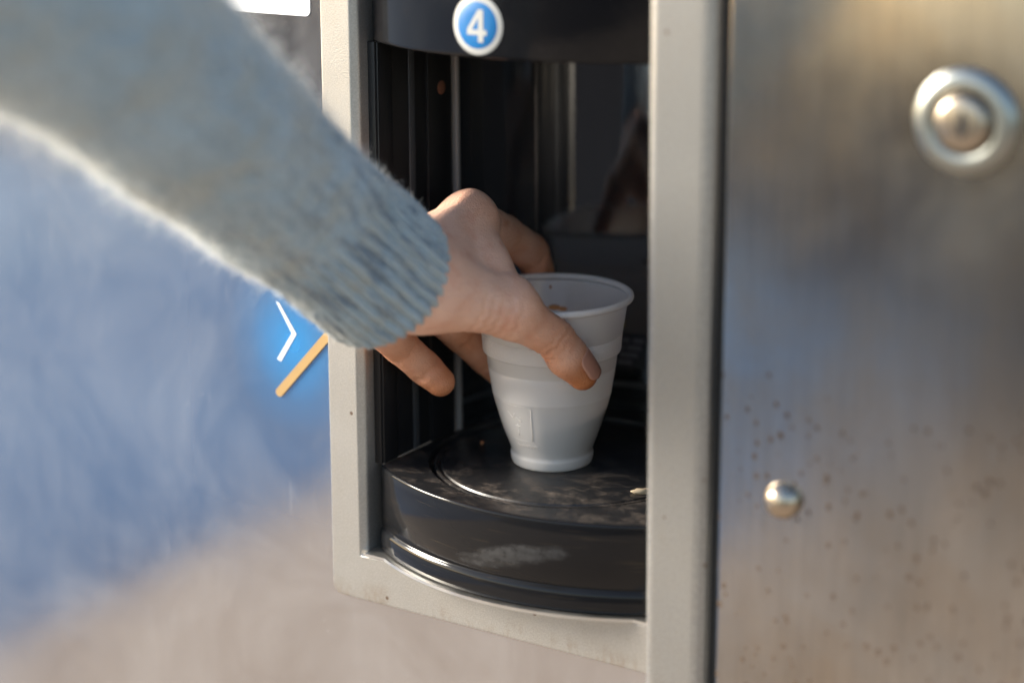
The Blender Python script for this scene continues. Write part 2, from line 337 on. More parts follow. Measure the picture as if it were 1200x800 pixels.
# arc drum outline shared by pedestal, lip and visor
AC = (10.4, 55.6)
def drum(Rr, xl=-58.0, xr=79.0, yb=84.0, n=64):
    a0 = math.atan2(-math.sqrt(Rr**2-(xl-AC[0])**2), xl-AC[0]); a1 = math.atan2(-math.sqrt(Rr**2-(xr-AC[0])**2), xr-AC[0])
    L = [(AC[0]+Rr*math.cos(a0+(a1-a0)*k/n), AC[1]+Rr*math.sin(a0+(a1-a0)*k/n)) for k in range(n+1)]
    return L+[(xr, yb), (xl, yb)]
def loft(name, prof, mat, cap0=True, cap1=True, auto=40, **kw):
    V, Fc = rings([[(x, y, z) for x, y in drum(122.9+dr, **kw)] for dr, z in prof], cap0, cap1)
    o = mk(name, V, Fc, mat, None, True, True, auto)
    bm = bmesh.new(); bm.from_mesh(o.data); bmesh.ops.recalc_face_normals(bm, faces=bm.faces[:]); bm.to_mesh(o.data); bm.free()
    return o
PED = own(loft('pedestal', [(-.4, -37.4), (.9, -37.0), (1.1, -36), (1.1, -30.2), (.7, -28.9), (.15, -28.1), (-.35, -27.7), (-.35, -27.2), (0, -26.9), (0, -1.2), (-.15, -.5), (-.6, -.1), (-1.2, 0.0)], MT['ped'], True, False, 60))
# top plate with the turntable hole, then groove and disc
RC = (6.3, 3.7)
bm = bmesh.new()
def loopedges(pts):
    vs = [bm.verts.new(Vector(p)*MM) for p in pts]; return [bm.edges.new((vs[i], vs[(i+1) % len(vs)])) for i in range(len(vs))]
ed = loopedges([(x, y, 0) for x, y in drum(121.7)])+loopedges([(RC[0]+60.8*math.cos(2*math.pi*k/120), RC[1]+60.8*math.sin(2*math.pi*k/120), 0) for k in range(120)])
bmesh.ops.triangle_fill(bm, edges=ed, use_beauty=True)
for f in bm.faces:
    if f.normal.z < 0: f.normal_flip()
me = bpy.data.meshes.new('top_plate'); bm.to_mesh(me); bm.free()
own(link('top_plate', me, MT['dusty'], PED, False), PED)
own(lathe('turntable', [(60.8, 0), (60.6, -.5), (60.3, -2.4), (58.6, -2.4), (58.3, -.7), (57.8, -.5), (57.0, -.6), (56.6, -1.3), (55.6, -1.3), (55.1, -.5), (54.4, -.3), (30, -.28), (3, -.26)], MT['dusty'], PED, 120, RC, 'z', False, True, 30), PED)
# bright folded lip under the pedestal
def lip():
    Rr = 126.4
    y0 = FY-1.0; xe = math.sqrt(Rr**2-(y0-AC[1])**2); L = [(-61.3, y0)]
    a0 = math.atan2(y0-AC[1], -xe); a1 = math.atan2(y0-AC[1], xe)
    arc = [(AC[0]+Rr*math.cos(a0+(a1-a0)*k/60), AC[1]+Rr*math.sin(a0+(a1-a0)*k/60)) for k in range(61)]
    L += arc+[(80.8, y0), (80.8, -41), (-61.3, -41)]
    V, Fc = rings([[(x, y, z) for x, y in L] for z in (-39.0, -37.7)], True, True)
    return mk('lip', V, Fc, MT['lip'], None, False)
own(lip())
# visor over the niche
VIS = own(loft('visor', [(-2.6, 183.2), (-1.0, 183.3), (-.3, 183.9), (0, 185), (0, 268), (-1.5, 284)], MT['visor'], True, True, 60))
# round sticker with the number, wrapped on the visor
def on_arc(s, z, dr):                       # s = arc length from the drum axis plane
    a = -math.pi/2+s/122.9; return (AC[0]+(122.9+dr)*math.cos(a), AC[1]+(122.9+dr)*math.sin(a), z)
SX, SZ = -2.35, 196.2
def disc(name, r, dr, mat, parent, th=.12):
    n = 64; V = []; Fc = []
    for i, (q, d) in enumerate(((0, dr), (.5, dr), (.97, dr), (1.0, dr-th))):
        for k in range(n):
            a = 2*math.pi*k/n; V.append(on_arc(SX+q*r*math.cos(a), SZ+q*r*math.sin(a), d))
    for i in range(3):
        for k in range(n): Fc.append((i*n+k, i*n+(k+1) % n, (i+1)*n+(k+1) % n, (i+1)*n+k))
    return own(mk(name, V, Fc, mat, None, True), parent)
ST = disc('number_sticker', 11.6, .22, MT['offwhite'], VIS)
disc('blue_disc', 9.3, .30, MT['blue_v'], ST)
def poly_on_arc(name, poly, dr, mat, parent):
    bm = bmesh.new(); vs = [bm.verts.new((p[0], p[1], 0)) for p in poly]; fs = bm.faces.new(vs)
    bmesh.ops.triangulate(bm, faces=[fs])
    for v in bm.verts: v.co = Vector(on_arc(SX+v.co.x, SZ+v.co.y, dr))*MM
    return own(bm_obj(name, bm, mat, None, False), parent)
# the figure 4: outline with its counter, as a slit polygon
four = [(.9, 6.1), (2.9, 6.1), (2.9, -1.7), (4.4, -1.7), (4.4, -3.7), (2.9, -3.7), (2.9, -6.6), (.6, -6.6), (.6, -3.7), (-4.6, -3.7), (-4.6, -2.0), (-2.35, -1.7), (.6, -1.7), (.6, 3.1), (-2.35, -1.7), (-4.6, -2.0)]
def four_parts():
    out = [[(.6, 6.1), (2.9, 6.1), (2.9, -6.6), (.6, -6.6)], [(-4.7, -3.8), (.6, -3.8), (.6, -1.8), (-4.7, -1.8)], [(2.9, -3.8), (4.5, -3.8), (4.5, -1.8), (2.9, -1.8)],
           [(-4.7, -1.8), (-2.5, -1.8), (.6, 2.9), (.6, 6.1)]]
    bm = bmesh.new()
    for q in out: bm.faces.new([bm.verts.new(Vector(on_arc(SX+x, SZ+z, .38))*MM) for x, z in q])
    bmesh.ops.remove_doubles(bm, verts=bm.verts[:], dist=1e-6)
    return own(bm_obj('numeral', bm, MT['offwhite'], None, False), ST)
four_parts()
# niche interior
def arcwall(name, Rr, z0, z1, mat, parent=VM, a0=180, a1=0, th=3, n=72, c=(10.4, 12.6)):
    L = [(c[0]+Rr*math.cos(R(a0+(a1-a0)*k/n)), c[1]+Rr*math.sin(R(a0+(a1-a0)*k/n))) for k in range(n+1)]
    L2 = [(c[0]+(Rr+th)*math.cos(R(a1+(a0-a1)*k/n)), c[1]+(Rr+th)*math.sin(R(a1+(a0-a1)*k/n))) for k in range(n+1)]
    V, Fc = rings([[(x, y, z) for x, y in L+L2] for z in (z0, z1)], True, True)
    o = mk(name, V, Fc, mat, None, True, True, 30)
    bm = bmesh.new(); bm.from_mesh(o.data); bmesh.ops.recalc_face_normals(bm, faces=bm.faces[:]); bm.to_mesh(o.data); bm.free()
    return own(o, parent)
BW = arcwall('niche_back', 67.4, .2, 186, MT['gloss'])
LB = arcwall('painted_reflection', 67.15, 21, 37, MT['label'], BW, 110, 97, .2)  # reflection in the back wall, painted as thin grey and ochre patches
arcwall('reflection_patch', 67.0, 40, 51, MT['ochre'], BW, 108.4, 106.2, .2)
for zz, b0, b1 in ((34, 109, 104), (34, 102.5, 98), (30.5, 109, 106), (30.5, 105, 99), (27, 108, 100.5), (23.5, 109, 103)): arcwall('reflection_patch', 66.9, zz-1.0, zz+1.0, MT['refl_grey'], BW, b0, b1, .2)
arcwall('back_rail', 66.7, 11.5, 14.0, MT['darktrim'], BW, 178, 60, 1.0)
for sgn, xw in ((-1, -58.0), (1, 79.0)):
    x0, x1 = (xw-6, xw) if sgn < 0 else (xw, xw+6)
    SW = own(box('niche_side', x0, x1, -45.5, 10.5, .2, 183, MT['black'], None, .4))
    def slat(ya, yb, pr, mat, nm='slat'):
        a, b = (x1-.5, x1+pr) if sgn < 0 else (x0-pr, x0+.5)
        return own(box(nm, a, b, ya, yb, .4, 182.8, mat, None, .35), SW)
    slat(-44.5, -34.5, .9, MT['black']); slat(-9.5, 8.5, 1.4, MT['black']); slat(-22, -18, .6, MT['darktrim'])
    if sgn < 0:
        own(lathe('sensor_eye', [(0.01, 0), (2.6, 0), (3.2, .3), (3.4, .8), (3.4, 1.4)], MT['rust'], SW, 24, (0, 0), 'z', False, False), SW)
        eye = [c for c in SW.children if c.name.startswith('sensor_eye')][0]
        eye.data.transform(Matrix.Translation(Vector((-56.4, .6, 158.3))*MM) @ Matrix.Rotation(R(-90), 4, 'Y'))
own(box('edge_trim', -58.6, -55.6, 11.0, 13.4, .3, 183, MT['trim'], None, .5))
own(box('edge_trim', 76.6, 79.6, 11.0, 13.4, .3, 183, MT['trim'], None, .5))
# proud door profile at the right of the niche, gap, steel service door
LEAN = lambda z: (z-210)*.0085           # the service door hangs a touch out of plumb
def lean(o):
    for v in o.data.vertices: v.co.x += LEAN(v.co.z*1000)*MM
    return o
def profile():
    L = [(83.0, -48), (83.0, -64.2), (83.5, -65.1), (84.3, -65.6), (85.6, -65.9), (86.4, -66), (87.2, -66), (104.7, -66), (105.5, -66), (108.0, -65.4), (109.8, -63.8), (110.6, -61.6), (110.8, -48)]
    V, Fc = rings([[(x+(LEAN(z) if x > 95 else 0), y, z) for x, y in L] for z in (-955, 815)], True, True)
    return mk('door_profile', V, Fc, MT['strip'], None, True, True, 26)
own(profile())
own(lean(box('gap_shade', 110.2, 116.6, -60.5, -50, -954, 814, MT['dark'])))  # black strip added in the gap, standing in for its shade
own(box('door_gap', 109.5, 122, -30, -24, -955, 815, MT['dark']))
DR = own(lean(box('service_door', 116.0, 520, -66.2, -48, -955, 815, MT['right'], None, 1.2, 3)))
# cam lock
LX, LZ = 205.5, 175.2
LK = own(lathe('lock', [(18.6, -66.3), (18.4, -67.2), (17.6, -68.6), (15.8, -69.9), (13.2, -70.3), (11.4, -69.9), (10.4, -68.8), (10.1, -67.4)], MT['lockring'], DR, 72, (LX, LZ), 'y', False, False, 60), DR)
CORE = own(lathe('lock_core', [(9.6, -67.2), (9.5, -70.2), (9.2, -71.2), (8.3, -71.9), (6.8, -72.3), (3.5, -72.6), (.05, -72.7)], MT['brass'], LK, 48, (LX, LZ), 'y', False, False, 60), LK)
def keyhole():
    L = [(LX+1.2+.9*math.cos(a)+ (0), LZ+2.0+2.0*math.sin(a)) for a in np.linspace(-.9, math.pi+.9, 16)]
    L = [(LX+.8+1.5*math.cos(t), LZ+.2+4.6*math.sin(t)) for t in np.linspace(0, 2*math.pi, 24, endpoint=False)]
    V, Fc = rings([[(x, y, z) for x, z in L] for y in (-71.8, -72.8)], True, True); return mk('keyhole', V, Fc, MT['dark'], None, False)
own(keyhole(), LK)
own(lathe('rivet', [(7.0, -66.3), (6.9, -67.2), (6.2, -69.0), (4.8, -70.5), (2.6, -71.5), (.05, -71.8)], MT['brass'], DR, 40, (140.9, 28.8), 'y', False, False, 70), DR)
# printed marks and a painted blue glow on the left panel
def flat_mark(name, strokes, wd, mat, y=-52.15, rnd=True, th=.1):
    bm = bmesh.new()
    for a, b in strokes:
        a, b = Vector(a), Vector(b); d = (b-a).normalized(); p = Vector((-d.y, d.x))*wd/2; L = []
        for k in range(7):
            t = math.pi*k/6-math.pi/2; L.append(b+d*wd/2*math.cos(t)*(.8 if rnd else .02)+p*math.sin(t))
        for k in range(7):
            t = math.pi*k/6-math.pi/2; L.append(a-d*wd/2*math.cos(t)*(.8 if rnd else .02)-p*math.sin(t))
        top = [bm.verts.new((q.x*MM, (y-th)*MM, q.y*MM)) for q in L]; bot = [bm.verts.new((q.x*MM, y*MM, q.y*MM)) for q in L]
        bm.faces.new(top)
        for k in range(len(L)): bm.faces.new((top[k], top[(k+1) % len(L)], bot[(k+1) % len(L)], bot[k]))
    return own(bm_obj(name, bm, mat, None, False))
def blue_field():  # soft blue glow around the chevron, painted in as a fading colour
    M = MatB('blue_halo'); s = M.sep(M.c.outputs['Object'])
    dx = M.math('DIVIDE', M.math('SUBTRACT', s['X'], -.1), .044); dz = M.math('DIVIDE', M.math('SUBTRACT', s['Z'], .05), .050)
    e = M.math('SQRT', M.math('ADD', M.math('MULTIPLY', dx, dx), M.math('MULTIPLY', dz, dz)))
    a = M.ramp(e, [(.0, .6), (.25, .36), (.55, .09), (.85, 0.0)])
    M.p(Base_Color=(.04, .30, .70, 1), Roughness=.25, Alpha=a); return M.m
own(mk('blue_halo', [(-160, -52.08, -30), (-79.8, -52.08, -30), (-79.8, -52.08, 130), (-160, -52.08, 130)], [(0, 1, 2, 3)], blue_field(), None, False))
CH = [(-108.9, 67.3), (-107.0, 66.6), (-97.9, 54.0), (-106.9, 40.4), (-109.0, 41.3), (-100.4, 54.0)]
V, Fc = rings([[(x, y, z) for x, z in CH] for y in (-52.12, -52.25)], True, True)
own(mk('chevron', V, Fc, MT['white'], None, False))
flat_mark('tan_stripe', [((-79.9, 56.4), (-108.0, 26.2))], 3.9, MT['tan'], -52.2, True, .8)
# white notice at the top left
V, Fc = rings([rr(-200, -86.0, 192.6, 300, 2.6, -52.1), rr(-200, -86.0, 192.6, 300, 2.6, -52.35)], True, True)
own(mk('white_notice', V, Fc, MT['white'], None, False))

# ------------------------------------------------------------------ cup and drink
CUP = tag(empty('plastic_cup', (0, 0, 0)), 'white ribbed plastic vending cup standing on the black turntable', 'cup')
Z0 = -.28
outer = [(15.2, 1.0), (16.0, .2), (16.6, 0), (17.2, .3), (17.7, 1.6), (18.0, 3.8), (17.9, 4.6), (17.5, 5.2), (17.7, 6.4), (18.6, 9), (19.8, 12), (21.4, 16.5), (22.9, 21.5), (24.5, 27), (25.6, 31.2), (25.75, 31.5), (25.7, 31.9), (26.9, 39), (27.45, 43), (27.25, 43.3), (27.6, 43.7), (28.2, 49.2), (28.7, 49.7), (29.5, 50.0), (29.7, 50.5), (30.3, 57.4), (30.05, 57.7), (30.4, 58.1), (32.5, 71.5), (32.9, 72.2), (34.2, 72.0), (34.9, 72.6), (35.15, 73.5), (34.9, 74.4), (34.2, 74.9), (33.3, 74.9), (32.7, 74.4), (32.3, 73.2)]
inner = [(31.2, 63.4), (30.5, 62.6), (29.8, 58), (29.4, 50.6), (28.0, 49.4), (26.6, 39), (25.3, 31), (22.4, 21), (18.2, 10), (16.8, 5), (.1, 4.6)]
wall = lathe('cup_wall', [(r, z+Z0) for r, z in [(.1, 1.1)]+outer], MT['cup'], CUP, 128, (0, 0), 'z', False, False, 75)
def cup_r(z):
    zs = [p[1] for p in outer[4:28]]; rs = [p[0] for p in outer[4:28]]; return float(np.interp(z, zs, rs))
VA = math.atan2(-718, 445.1)               # azimuth of the viewer
def emboss(name, pts, r=.28):              # pts: (degrees from viewer azimuth, z)
    P = []
    for i in range(len(pts)-1):
        for k in range(5):
            t = k/5; P.append((pts[i][0]*(1-t)+pts[i+1][0]*t, pts[i][1]*(1-t)+pts[i+1][1]*t))
    P.append(pts[-1])
    V, Fc = tube([(cup_r(z)*math.cos(VA+R(a)), cup_r(z)*math.sin(VA+R(a)), z+Z0) for a, z in P], r, 6)
    return mk(name, V, Fc, MT['cup'], wall)
emboss('embossed_line', [(-21, 30), (-23, 14.5)], .24)
emboss('embossed_border', [(-62, 30.6), (-21, 30.6)], .11); emboss('embossed_border', [(-62, 14.2), (-24, 14.2)], .11)
emboss('embossed_arrow', [(-50, 27), (-44, 24.3), (-41, 26.8)], .2); emboss('embossed_arrow', [(-40, 25), (-34, 23.2), (-34, 25.6)], .2)
emboss('embossed_arrow', [(-42, 21), (-36, 21)], .2); emboss('embossed_arrow', [(-39, 22), (-40, 16.5)], .2)
for k in range(7): emboss('embossed_letter', [(-46+k*4.2, 12.4-.25*(k % 2)), (-44.5+k*4.2, 10.6), (-43.4+k*4.2, 12.1)], .15)
M = MatB('coffee'); nn = M.noise(60, 5)
M.p(Base_Color=M.mix(nn, (.05, .028, .016), (.09, .05, .028)), Roughness=.1); MT['drink'] = M.m
MT['froth'] = mat_flat('froth', (.50, .24, .09), .5)
DK = tag(empty('drink', (0, 0, 5)), 'dark coffee showing grey through the lower third of the white cup', 'drink')
def liquid():                              # surface still swaying, higher on the viewer's right
    n = 72; L = []; zs = [p[1] for p in inner[::-1]]; rs = [p[0] for p in inner[::-1]]
    zs[0] = 4.6; rs[0] = 16.5
    for t in (0, .05, .2, .4, .6, .8, 1.0):
        l = []
        for k in range(n):
            a = 2*math.pi*k/n; top = 20.5+4.2*math.cos(a-(VA+math.pi/2)); z = 4.9+(top-4.9)*t
            r = cup_r(z)-.35 if t > 0 else 10
            l.append((r*math.cos(a), r*math.sin(a), z+Z0-5))
        L.append(l)
    V, Fc = rings(L, True, True); return mk('liquid', V, Fc, MT['drink'], DK, True, True, 40)
liquid()
for a, z, sa, sz in ((178, 60.2, 2.9, 1.3), (171, 59.6, 2.2, 1.0), (186, 59.4, 1.6, .9), (181, 69.0, .5, .8)):   # splashes on the far inside wall
    rw = 31.9 if z > 64 else 30.6; aa = VA+R(a); bm = bmesh.new(); bmesh.ops.create_icosphere(bm, subdivisions=2, radius=1)
    cx, cy = (rw-.1)*math.cos(aa), (rw-.1)*math.sin(aa); rad_ = Vector((math.cos(aa), math.sin(aa), 0)); tg = Vector((-math.sin(aa), math.cos(aa), 0))
    for v in bm.verts: v.co = (Vector((cx, cy, z+Z0-5))+rad_*v.co.x*.5+tg*v.co.y*sa+Vector((0, 0, 1))*v.co.z*sz)*MM
    bm_obj('splash', bm, MT['froth'], DK)

# ------------------------------------------------------------------ crumbs on the plate
def crumb(name, x, y, L, Wd, H, rot, mat, label, z=0.0):
    bm = bmesh.new(); bmesh.ops.create_icosphere(bm, subdivisions=3, radius=1)
    for v in bm.verts:
        k = 1+.22*math.sin(5*v.co.x+3*v.co.y)*math.cos(4*v.co.z+2*v.co.x); v.co *= k
        v.co = Vector((v.co.x*L, v.co.y*Wd, max(v.co.z, -.6)*H))
    bmesh.ops.rotate(bm, verts=bm.verts[:], cent=(0, 0, 0), matrix=Matrix.Rotation(R(rot), 3, 'Z'))
    for v in bm.verts: v.co *= MM
    o = bm_obj(name, bm, mat, None, True, None); o.location = Vector((x, y, z+.6*H))*MM
    return tag(o, label, 'crumb')
crumb('crumb', 54, -16.5, 4.6, 1.9, 1.3, 42, MT['crumb'], 'long beige crumb on the dusty turntable beside the door profile', -.28)
crumb('crumb', -37.7, 1.8, .9, .8, .8, 0, MT['crumb2'], 'tiny orange crumb in the dark behind the cup, left side', -.28)

# ------------------------------------------------------------------ the reaching arm
PERSON = tag(empty('person', (-20, -60, 90)), 'person in a fuzzy light blue sweater reaching in to grip the cup', 'person')
PI_ = Matrix.Translation(PERSON.location).inverted()
def ownp(o, parent=PERSON):
    o.parent = parent; o.matrix_parent_inverse = PI_ if parent is PERSON else Matrix.Identity(4); return o
J = {k: np.array(v, float) for k, v in dict(
    F0=(-24, -190, 173), W0=(-22.6, -118, 118), W=(-19.0, -86, 98),
    IM=(-22.2, -30.1, 109.4), IP=(-28.8, 6.5, 94.8), ID=(-28.0, 27.0, 83.4), IT=(-28.4, 35.2, 72.6),
    MM=(-37.7, -24.9, 93.6), MP=(-37.5, 15.0, 68), MD=(-32.5, 27.5, 51), MT=(-26, 28.5, 41),
    RM=(-47.3, -39.2, 79.7), RP=(-41.0, -9.0, 53.0), RD=(-36.2, 3.0, 40.0), RT=(-31.6, 9.5, 31.0),
    PM=(-46.6, -66.2, 71.8), PP=(-48.4, -44.3, 54.4), PD=(-43.7, -33.4, 42.9), PT=(-37.2, -30.6, 36.7),
    TC=(-9.5, -79.0, 91.0), TM=(9.6, -46.5, 78.2), TI=(20.2, -31.8, 64.4), TT=(27.9, -21.2, 47.6), web=(-9.1, -41.5, 93.0)).items()}
def hand_sdf(P):
    def cone(a, b, r1, r2):
        a, b = np.asarray(a, np.float32), np.asarray(b, np.float32); ba = b-a; pa = P-a
        h = np.clip((pa@ba)/float(ba@ba), 0, 1); return np.sqrt(((pa-h[..., None]*ba)**2).sum(-1))-(r1+(r2-r1)*h)
    def sm(a, b, k):
        h = np.clip(.5+.5*(b-a)/k, 0, 1); return b+(a-b)*h-k*h*(1-h)
    j = J
    palm = cone(j['F0'], j['W0'], 21, 18.5)
    palm = sm(palm, cone(j['W0'], j['W'], 18.5, 20.5), 10)
    for n_, ra, rb in (('IM', 15, 10.2), ('MM', 15, 11.0), ('RM', 14, 10.2), ('PM', 13, 9.2)):
        palm = sm(palm, cone(j['W']+(j[n_]-j['W'])*.12, j[n_], ra, rb), 9)
    palm = sm(palm, cone(j['W']+np.array([4, 8, -2]), j['web'], 17, 9.5), 9)
    palm = sm(palm, cone(j['IM'], j['PM'], 8.5, 7.5), 8); palm = sm(palm, cone(j['IM']+np.array([2, -3, -3]), j['web']+np.array([1, 0, 0]), 10.5, 10.5), 8)
    palm = sm(palm, cone(j['TC'], (j['web']+j['RM'])/2+np.array([6, 0, -4]), 13, 9), 10)
    out = palm
    def finger(a, b, c, d, r):
        f = cone(j[a], j[b], r[0], r[1]); f = sm(f, cone(j[b], j[c], r[1], r[2]), 2.0); f = sm(f, cone(j[c], j[d], r[2], r[3]), 2.0)
        # soft pads on the palmar side
        return f
    th = cone(j['TC'], j['TM'], 15.2, 10.4); th = sm(th, cone(j['TM'], j['TI'], 10.3, 8.1), 4)
    mid = j['TI']+(j['TT']-j['TI'])*.5
    th = sm(th, cone(j['TI'], mid, 8.0, 8.4), 2.5); th = sm(th, cone(mid, j['TT'], 8.4, 6.4), 2.5)
    th = sm(th, cone(j['TM'], j['web'], 9.5, 8.5), 7)
    res = sm(palm, th, 9)
    for f, k in ((finger('IM', 'IP', 'ID', 'IT', (9.9, 8.8, 8.0, 6.9)), 6), (finger('MM', 'MP', 'MD', 'MT', (10.6, 9.0, 8.0, 7.0)), 6),
                 (finger('RM', 'RP', 'RD', 'RT', (10.0, 8.3, 7.5, 6.6)), 6), (finger('PM', 'PP', 'PD', 'PT', (9.0, 7.5, 7.1, 6.3)), 6)):
        res = np.minimum(res, sm(palm, f, k))
    return res
def surface_nets(lo, hi, h, fn):
    ax = [np.arange(lo[i], hi[i]+h, h, dtype=np.float32) for i in range(3)]
    nx, ny, nz = map(len, ax); D = np.empty((nx, ny, nz), np.float32)
    YZ = np.stack(np.meshgrid(ax[1], ax[2], indexing='ij'), -1)
    for s in range(0, nx, 16):
        xs = ax[0][s:s+16]; Pp = np.empty((len(xs), ny, nz, 3), np.float32)
        Pp[..., 0] = xs[:, None, None]; Pp[..., 1:] = YZ[None]; D[s:s+16] = fn(Pp)
    ins = D < 0
    cnt = np.zeros((nx-1, ny-1, nz-1), np.int8)
    for a in (0, 1):
        for b in (0, 1):
            for c in (0, 1): cnt += ins[a:nx-1+a, b:ny-1+b, c:nz-1+c]
    act = (cnt > 0) & (cnt < 8); idx = -np.ones(act.shape, np.int64); ii = np.argwhere(act); idx[act] = np.arange(len(ii))
    acc = np.zeros((len(ii), 3)); num = np.zeros(len(ii))
    cor = [(a, b, c) for a in (0, 1) for b in (0, 1) for c in (0, 1)]
    for c0 in cor:
        for d in range(3):
            if c0[d]: continue
            c1 = list(c0); c1[d] = 1
            v0 = D[ii[:, 0]+c0[0], ii[:, 1]+c0[1], ii[:, 2]+c0[2]]; v1 = D[ii[:, 0]+c1[0], ii[:, 1]+c1[1], ii[:, 2]+c1[2]]
            mk_ = (v0 < 0) != (v1 < 0); t = np.where(mk_, v0/np.where(mk_, v0-v1, 1), 0)
            p = np.tile(np.array(c0, float), (len(ii), 1)); p[:, d] += t
            acc[mk_] += p[mk_]; num[mk_] += 1
    V = np.array(lo)+(ii+acc/num[:, None])*h
    Q = []
    for d in range(3):
        sl0 = [slice(None)]*3; sl1 = [slice(None)]*3; sl0[d] = slice(0, -1); sl1[d] = slice(1, None)
        A, B = ins[tuple(sl0)], ins[tuple(sl1)]; e1, e2 = (d+1) % 3, (d+2) % 3
        E_ = np.argwhere(A != B); ok = (E_[:, e1] > 0) & (E_[:, e2] > 0) & (E_[:, e1] < D.shape[e1]-1) & (E_[:, e2] < D.shape[e2]-1); E_ = E_[ok]
        q = []
        for o1, o2 in ((0, 0), (-1, 0), (-1, -1), (0, -1)):
            c = E_.copy(); c[:, e1] += o1; c[:, e2] += o2; q.append(idx[c[:, 0], c[:, 1], c[:, 2]])
        q = np.stack(q, 1); fl = A[E_[:, 0], E_[:, 1], E_[:, 2]]; q[~fl] = q[~fl][:, ::-1]; Q.append(q[:, ::-1])
    return V, np.concatenate(Q)
HV, HQ = surface_nets((-70, -215, 14), (48, 56, 205), .95, hand_sdf)
def vnorm(V, Q):
    n = np.cross(V[Q[:, 2]]-V[Q[:, 0]], V[Q[:, 3]]-V[Q[:, 1]]); N = np.zeros_like(V)
    for k in range(4): np.add.at(N, Q[:, k], n)
    return N/np.maximum(np.linalg.norm(N, axis=1, keepdims=True), 1e-9)
HN = vnorm(HV, HQ)
if ((HV-HV.mean(0))*HN).sum() < 0: HQ = HQ[:, ::-1]; HN = -HN
# flexion creases and knuckle folds pressed into the surface
disp = np.zeros(len(HV))
def crease(c, ax_, width, depth, reach, side=None):
    global disp
    ax_ = ax_/np.linalg.norm(ax_); d = HV-c; s = d@ax_; rad = np.linalg.norm(d-s[:, None]*ax_, axis=1)
    wob = .5*np.sin(HV[:, 0]*.9+HV[:, 2]*.7)
    w_ = np.exp(-((s+wob)/width)**2)*np.exp(-(rad/reach)**6)*(np.abs(s) < 8)
    if side is not None: w_ = w_*np.clip((HN@(side/np.linalg.norm(side)))*1.6+.2, 0, 1)
    disp -= depth*w_
VIEW = np.array([445.1, -718, 288.9]); VIEW = VIEW/np.linalg.norm(VIEW)
for a, b, c, d in (('PM', 'PP', 'PD', 'PT'), ('RM', 'RP', 'RD', 'RT'), ('IM', 'IP', 'ID', 'IT'), ('MM', 'MP', 'MD', 'MT')):
    for q0, q, q1 in ((a, b, c), (b, c, d)):
        crease(J[q], J[q1]-J[q0], 1.4, .8, 10.5, VIEW); crease(J[q]+(J[q1]-J[q])*.10, J[q1]-J[q0], 1.0, .25, 10.5, VIEW)
crease(J['TI'], J['TT']-J['TM'], 1.3, .9, 13); crease(J['TI']+(J['TT']-J['TI'])*.13, J['TT']-J['TM'], 1.1, .5, 13); crease(J['TI']-(J['TT']-J['TI'])*.14, J['TT']-J['TM'], 1.1, .45, 13)
for k in range(5):                         # wrinkles across the thumb base
    crease(J['TM']+(J['TC']-J['TM'])*(.05+.11*k), J['TM']-J['TC'], 1.3, .32, 22, np.array([.4, -.5, -.75]))
# extensor tendon ridge to the index knuckle, knuckle bump
def ridge(a, b, wd, hgt):
    global disp
    ba = b-a; h_ = np.clip(((HV-a)@ba)/(ba@ba), 0, 1); dd = np.linalg.norm(HV-(a+h_[:, None]*ba), axis=1)
    disp += hgt*np.exp(-(dd/wd)**2)
dorsal = np.array([.25, -.15, .95])
ridge(J['W']+dorsal*20+np.array([0, 14, 3]), J['IM']+dorsal*10, 3.6, 1.3)
ridge(J['TC']+np.array([4, -4, 14]), J['TM']+np.array(up)*10+np.array(rt)*4, 3.2, .8)
ridge(J['W']+np.array([10, 6, 12]), J['web']+np.array([6, -6, 6]), 2.2, .5)
ridge(J['IM']+dorsal*10, J['IM']+dorsal*10+np.array([0, 3, 0]), 6, .4)
for a, b in (('PM', 'PP'), ('PP', 'PD'), ('PD', 'PT'), ('RP', 'RD'), ('RD', 'RT'), ('IM', 'IP'), ('IP', 'ID'), ('ID', 'IT')):
    mid_ = (J[a]+J[b])/2; d_ = HV-mid_; ax2 = J[b]-J[a]; L2 = np.linalg.norm(ax2); s2 = d_@(ax2/L2); r2 = np.linalg.norm(d_-s2[:, None]*ax2/L2, axis=1)
    disp += .6*np.exp(-(s2/(L2*.33))**2)*np.exp(-(r2/11)**6)*np.clip(HN@VIEW+.2, 0, 1)
for q, ofs, r_, h_ in (('TI', np.array(rt)*6+np.array(up)*6, 6.5, .9), ('TM', np.array(up)*9+np.array(rt)*3, 9, .8)):
    disp += h_*np.exp(-(np.linalg.norm(HV-(J[q]+ofs), axis=1)/r_)**2)
HV = HV+HN*disp[:, None]
body = mk('hand', HV, HQ, MT['skin'], None, True); ownp(body)
tag(body, 'bare left hand gripping the cup, thumb in front')
# flush of knuckles and tips, plus warm shade painted on fingers and creases
fl = np.clip(-disp*.45, 0, .55)
for q, r_, a_w in (('IM', 12, .22), ('IP', 13, .50), ('ID', 13, .55), ('IT', 14, .65), ('PM', 12, .35), ('PD', 12, .60), ('PT', 13, .75), ('PP', 13, .55), ('RP', 14, .55), ('RT', 14, .6), ('RD', 12, .55), ('TT', 14, .88), ('TI', 13, .58), ('TM', 12, .15)):
    fl = np.maximum(fl, a_w*np.exp(-(np.linalg.norm(HV-J[q], axis=1)/r_/1.3)**2*1.2))
for p_ in ((-25.6, -39.0, 105.5), (-17.0, -37.5, 104.5)):
    fl = np.maximum(fl, .5*np.exp(-(np.linalg.norm((HV-np.array(p_))[:, [0, 2]], axis=1)/1.9)**2)*(HN@VIEW > .2))
vca = body.data.color_attributes.new('flush_shade', 'FLOAT_COLOR', 'POINT')
cc = np.ones((len(HV), 4), np.float32); cc[:, :3] = np.clip(fl*1.3, 0, 1)[:, None]; vca.data.foreach_set('color', cc.ravel())
